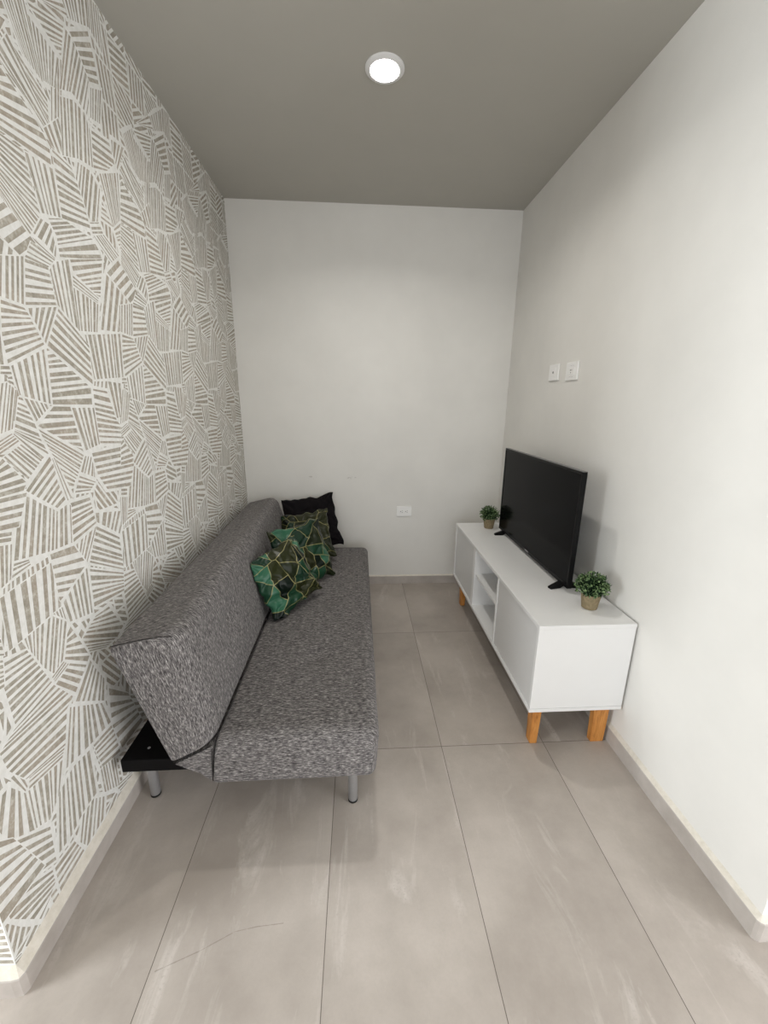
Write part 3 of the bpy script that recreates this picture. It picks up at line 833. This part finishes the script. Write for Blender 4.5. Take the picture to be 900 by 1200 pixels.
def tv_foot(y, dy):
    bm = nb()
    for x1, d in ((.884, dy), (1.052, dy)):
        x0 = TX + .016
        P0, P1 = Vector((x0, y, .632)), Vector((x1, y + d, .612))
        side = (P1 - P0).cross(Vector((0, 0, 1))).normalized()
        secs = []
        for t in (0, .35, .8, 1):
            p = P0.lerp(P1, t); hw = .013 * (1 - .15 * t); up = .016 * (1 - t) + .002 + .004 * (1 - t)
            top = .640 - .026 * t; bot = max(.605, .622 - .05 * t)
            if t == 1: top = .613; bot = .605
            secs.append([bm.verts.new((p.x + side.x * s * hw, p.y + side.y * s * hw, z)) for s, z in ((-1, bot), (1, bot), (1, top), (-1, top))])
        for a, b in zip(secs, secs[1:]):
            for k in range(4): bm.faces.new((a[k], a[(k + 1) % 4], b[(k + 1) % 4], b[k]))
        bm.faces.new(secs[0]); bm.faces.new(secs[-1][::-1])
    return link('foot', bm, MAT['tv_plastic'], tv)
tv_foot(1.705, -.020); tv_foot(2.478, .0)

# ------------------------------------------------------------------ potted plants
def make_plant(label):
    t = thing('potted_plant', label, 'plant', group='small potted topiary plants on the cabinet')
    bm = nb(); prof = [(.0285, 0), (.0305, .0015), (.0395, .064), (.0405, .067), (.0385, .067), (.0375, .062)]
    lathe(bm, prof, 36, cap1=False)
    link('pot', bm, MAT['pot'], t, True, .7)
    bm = nb(); lathe(bm, [(.0375, .058), (.0376, .060), (.001, .063)], 24); link('moss', bm, MAT['soil'], t, True)
    bm = nb(); rng = random.Random(5)
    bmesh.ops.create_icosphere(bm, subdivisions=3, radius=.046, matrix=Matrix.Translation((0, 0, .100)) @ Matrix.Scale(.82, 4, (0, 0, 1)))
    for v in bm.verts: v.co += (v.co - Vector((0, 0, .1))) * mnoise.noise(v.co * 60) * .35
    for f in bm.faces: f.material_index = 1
    n = 520
    for i in range(n):
        zz = 1 - 2 * (i + .5) / n
        if zz < -.72: continue
        ph = i * 2.39996; r = math.sqrt(1 - zz * zz)
        d = Vector((r * math.cos(ph), r * math.sin(ph), zz)); d = (d + Vector([rng.gauss(0, .22) for _ in range(3)])).normalized()
        c = Vector((0, 0, .100)) + Vector((d.x * .056, d.y * .056, d.z * .046)) * rng.uniform(.76, 1.16)
        dirv = (d + Vector([rng.gauss(0, .55) for _ in range(3)])).normalized()
        sd = dirv.cross(Vector([rng.gauss(0, 1) for _ in range(3)])).normalized(); up = sd.cross(dirv)
        L = rng.uniform(.013, .020); W = L * rng.uniform(.26, .36)
        a = bm.verts.new(c - dirv * L * .3); m1 = bm.verts.new(c + sd * W + dirv * L * .15 + up * .0012); m2 = bm.verts.new(c - sd * W + dirv * L * .15 + up * .0012)
        mid = bm.verts.new(c + dirv * L * .15 - up * .001); e = bm.verts.new(c + dirv * L * .72)
        for q in ((a, m1, mid), (mid, m1, e), (a, mid, m2), (mid, e, m2)): bm.faces.new(q).material_index = 0
    me_o = link('foliage', bm, [MAT['leaf'], MAT['leaf_core']], t)
    return t
pl = make_plant('small round green plant in taupe pot, beside the near end of the television')
pl.location = (.972, 1.502, CZ1)
def dup(root, label):
    r = root.copy(); COL.objects.link(r); r['label'] = label
    for ch in root.children:
        c = ch.copy(); COL.objects.link(c); c.parent = r
    return r
p2 = dup(pl, 'small round green plant in taupe pot, at the cabinet end by the back wall')
p2.location = (.894, 2.634, CZ1); p2.rotation_euler = (0, 0, 2.1)

# ------------------------------------------------------------------ wall plates
def plate(name, label, loc, rotz, w, h, kind, cat):
    """built facing local -Y, then turned"""
    t = thing(name, label, cat, loc, rotz, 'white wall plates' if False else None)
    bm = nb(); box(bm, -w / 2, w / 2, -.009, 0, -h / 2, h / 2, .003); link('cover_plate', bm, MAT['plate'], t)
    def face(cx, cz, ww, hh):
        bm = nb(); box(bm, cx - ww / 2, cx + ww / 2, -.0105, -.007, cz - hh / 2, cz + hh / 2, .002); return link('receptacle', bm, MAT['plate'], t)
    def slots(par, cx, cz, turn):
        bm = nb()
        items = [(-.0065, .005, .0022, .008), (.0065, .005, .0022, .0065)]
        for ox, oz, ww, hh in items:
            if turn: ox, oz, ww, hh = oz, ox, hh, ww
            box(bm, cx + ox - ww / 2, cx + ox + ww / 2, -.0116, -.010, cz + oz - hh / 2, cz + oz + hh / 2)
        ox, oz = (-.007, 0) if turn else (0, -.007)
        vs = []
        for k in range(12):
            vs.append(bm.verts.new((cx + ox + .0032 * math.cos(k * PI / 6), -.0112, cz + oz + .0032 * math.sin(k * PI / 6))))
        bm.faces.new(vs)
        link('slots', bm, MAT['socket_dark'], par)
    if kind == 'duplex':
        for cx in (-.019, .019):
            r = face(cx, 0, .031, .030); slots(r, cx, 0, True)
    elif kind == 'single':
        r = face(0, 0, .062, .038); slots(r, -.001, 0, False)
        for z in (.027, -.027):
            bm = nb(); box(bm, -.02, .02, -.0090, -.0078, z - .0008, z + .0008); link('groove', bm, MAT['socket_dark'], t)
    else:
        r = face(0, 0, .046, .050)
        bm = nb()
        ring = [bm.verts.new((.0062 * math.cos(k * PI / 10), -.0112, .0062 * math.sin(k * PI / 10))) for k in range(20)]
        bm.faces.new(ring)
        link('socket_hole', bm, MAT['socket_dark'], r)
    return t
plate('power_outlet', 'white double power outlet low on the back wall', (.352, YB, .612), 0, .118, .080, 'duplex', 'outlet')
plate('aerial_socket', 'white plate with one round socket hole, left of the pair on the right wall', (XR, 2.341, 1.606), -PI / 2, .112, .088, 'coax', 'socket')
plate('power_outlet', 'white three-hole power outlet, right of the pair on the right wall', (XR, 2.140, 1.600), -PI / 2, .118, .090, 'single', 'outlet')

# ------------------------------------------------------------------ camera
cam = bpy.data.cameras.new('camera'); co = bpy.data.objects.new('camera', cam); COL.objects.link(co)
cam.sensor_fit = 'VERTICAL'; cam.sensor_height = 24; cam.lens = 24 * 476.02 / 1200; cam.clip_start = .02
R = Vector((0.9980973, -0.0606686, 0.0110037)); U = Vector((0.0052215, 0.2609873, 0.9653281)); F = Vector((0.0614369, 0.9634339, -0.2608075))
mw = Matrix((R, U, -F)).transposed().to_4x4(); mw.translation = (0, 0, 1.435)
co.matrix_world = mw
scene.camera = co
vs = scene.view_settings
scene.display_settings.display_device = 'sRGB'
vs.view_transform = 'Standard'; vs.look = 'None'; vs.gamma = 1; vs.exposure = 0.24; vs.use_curve_mapping = False
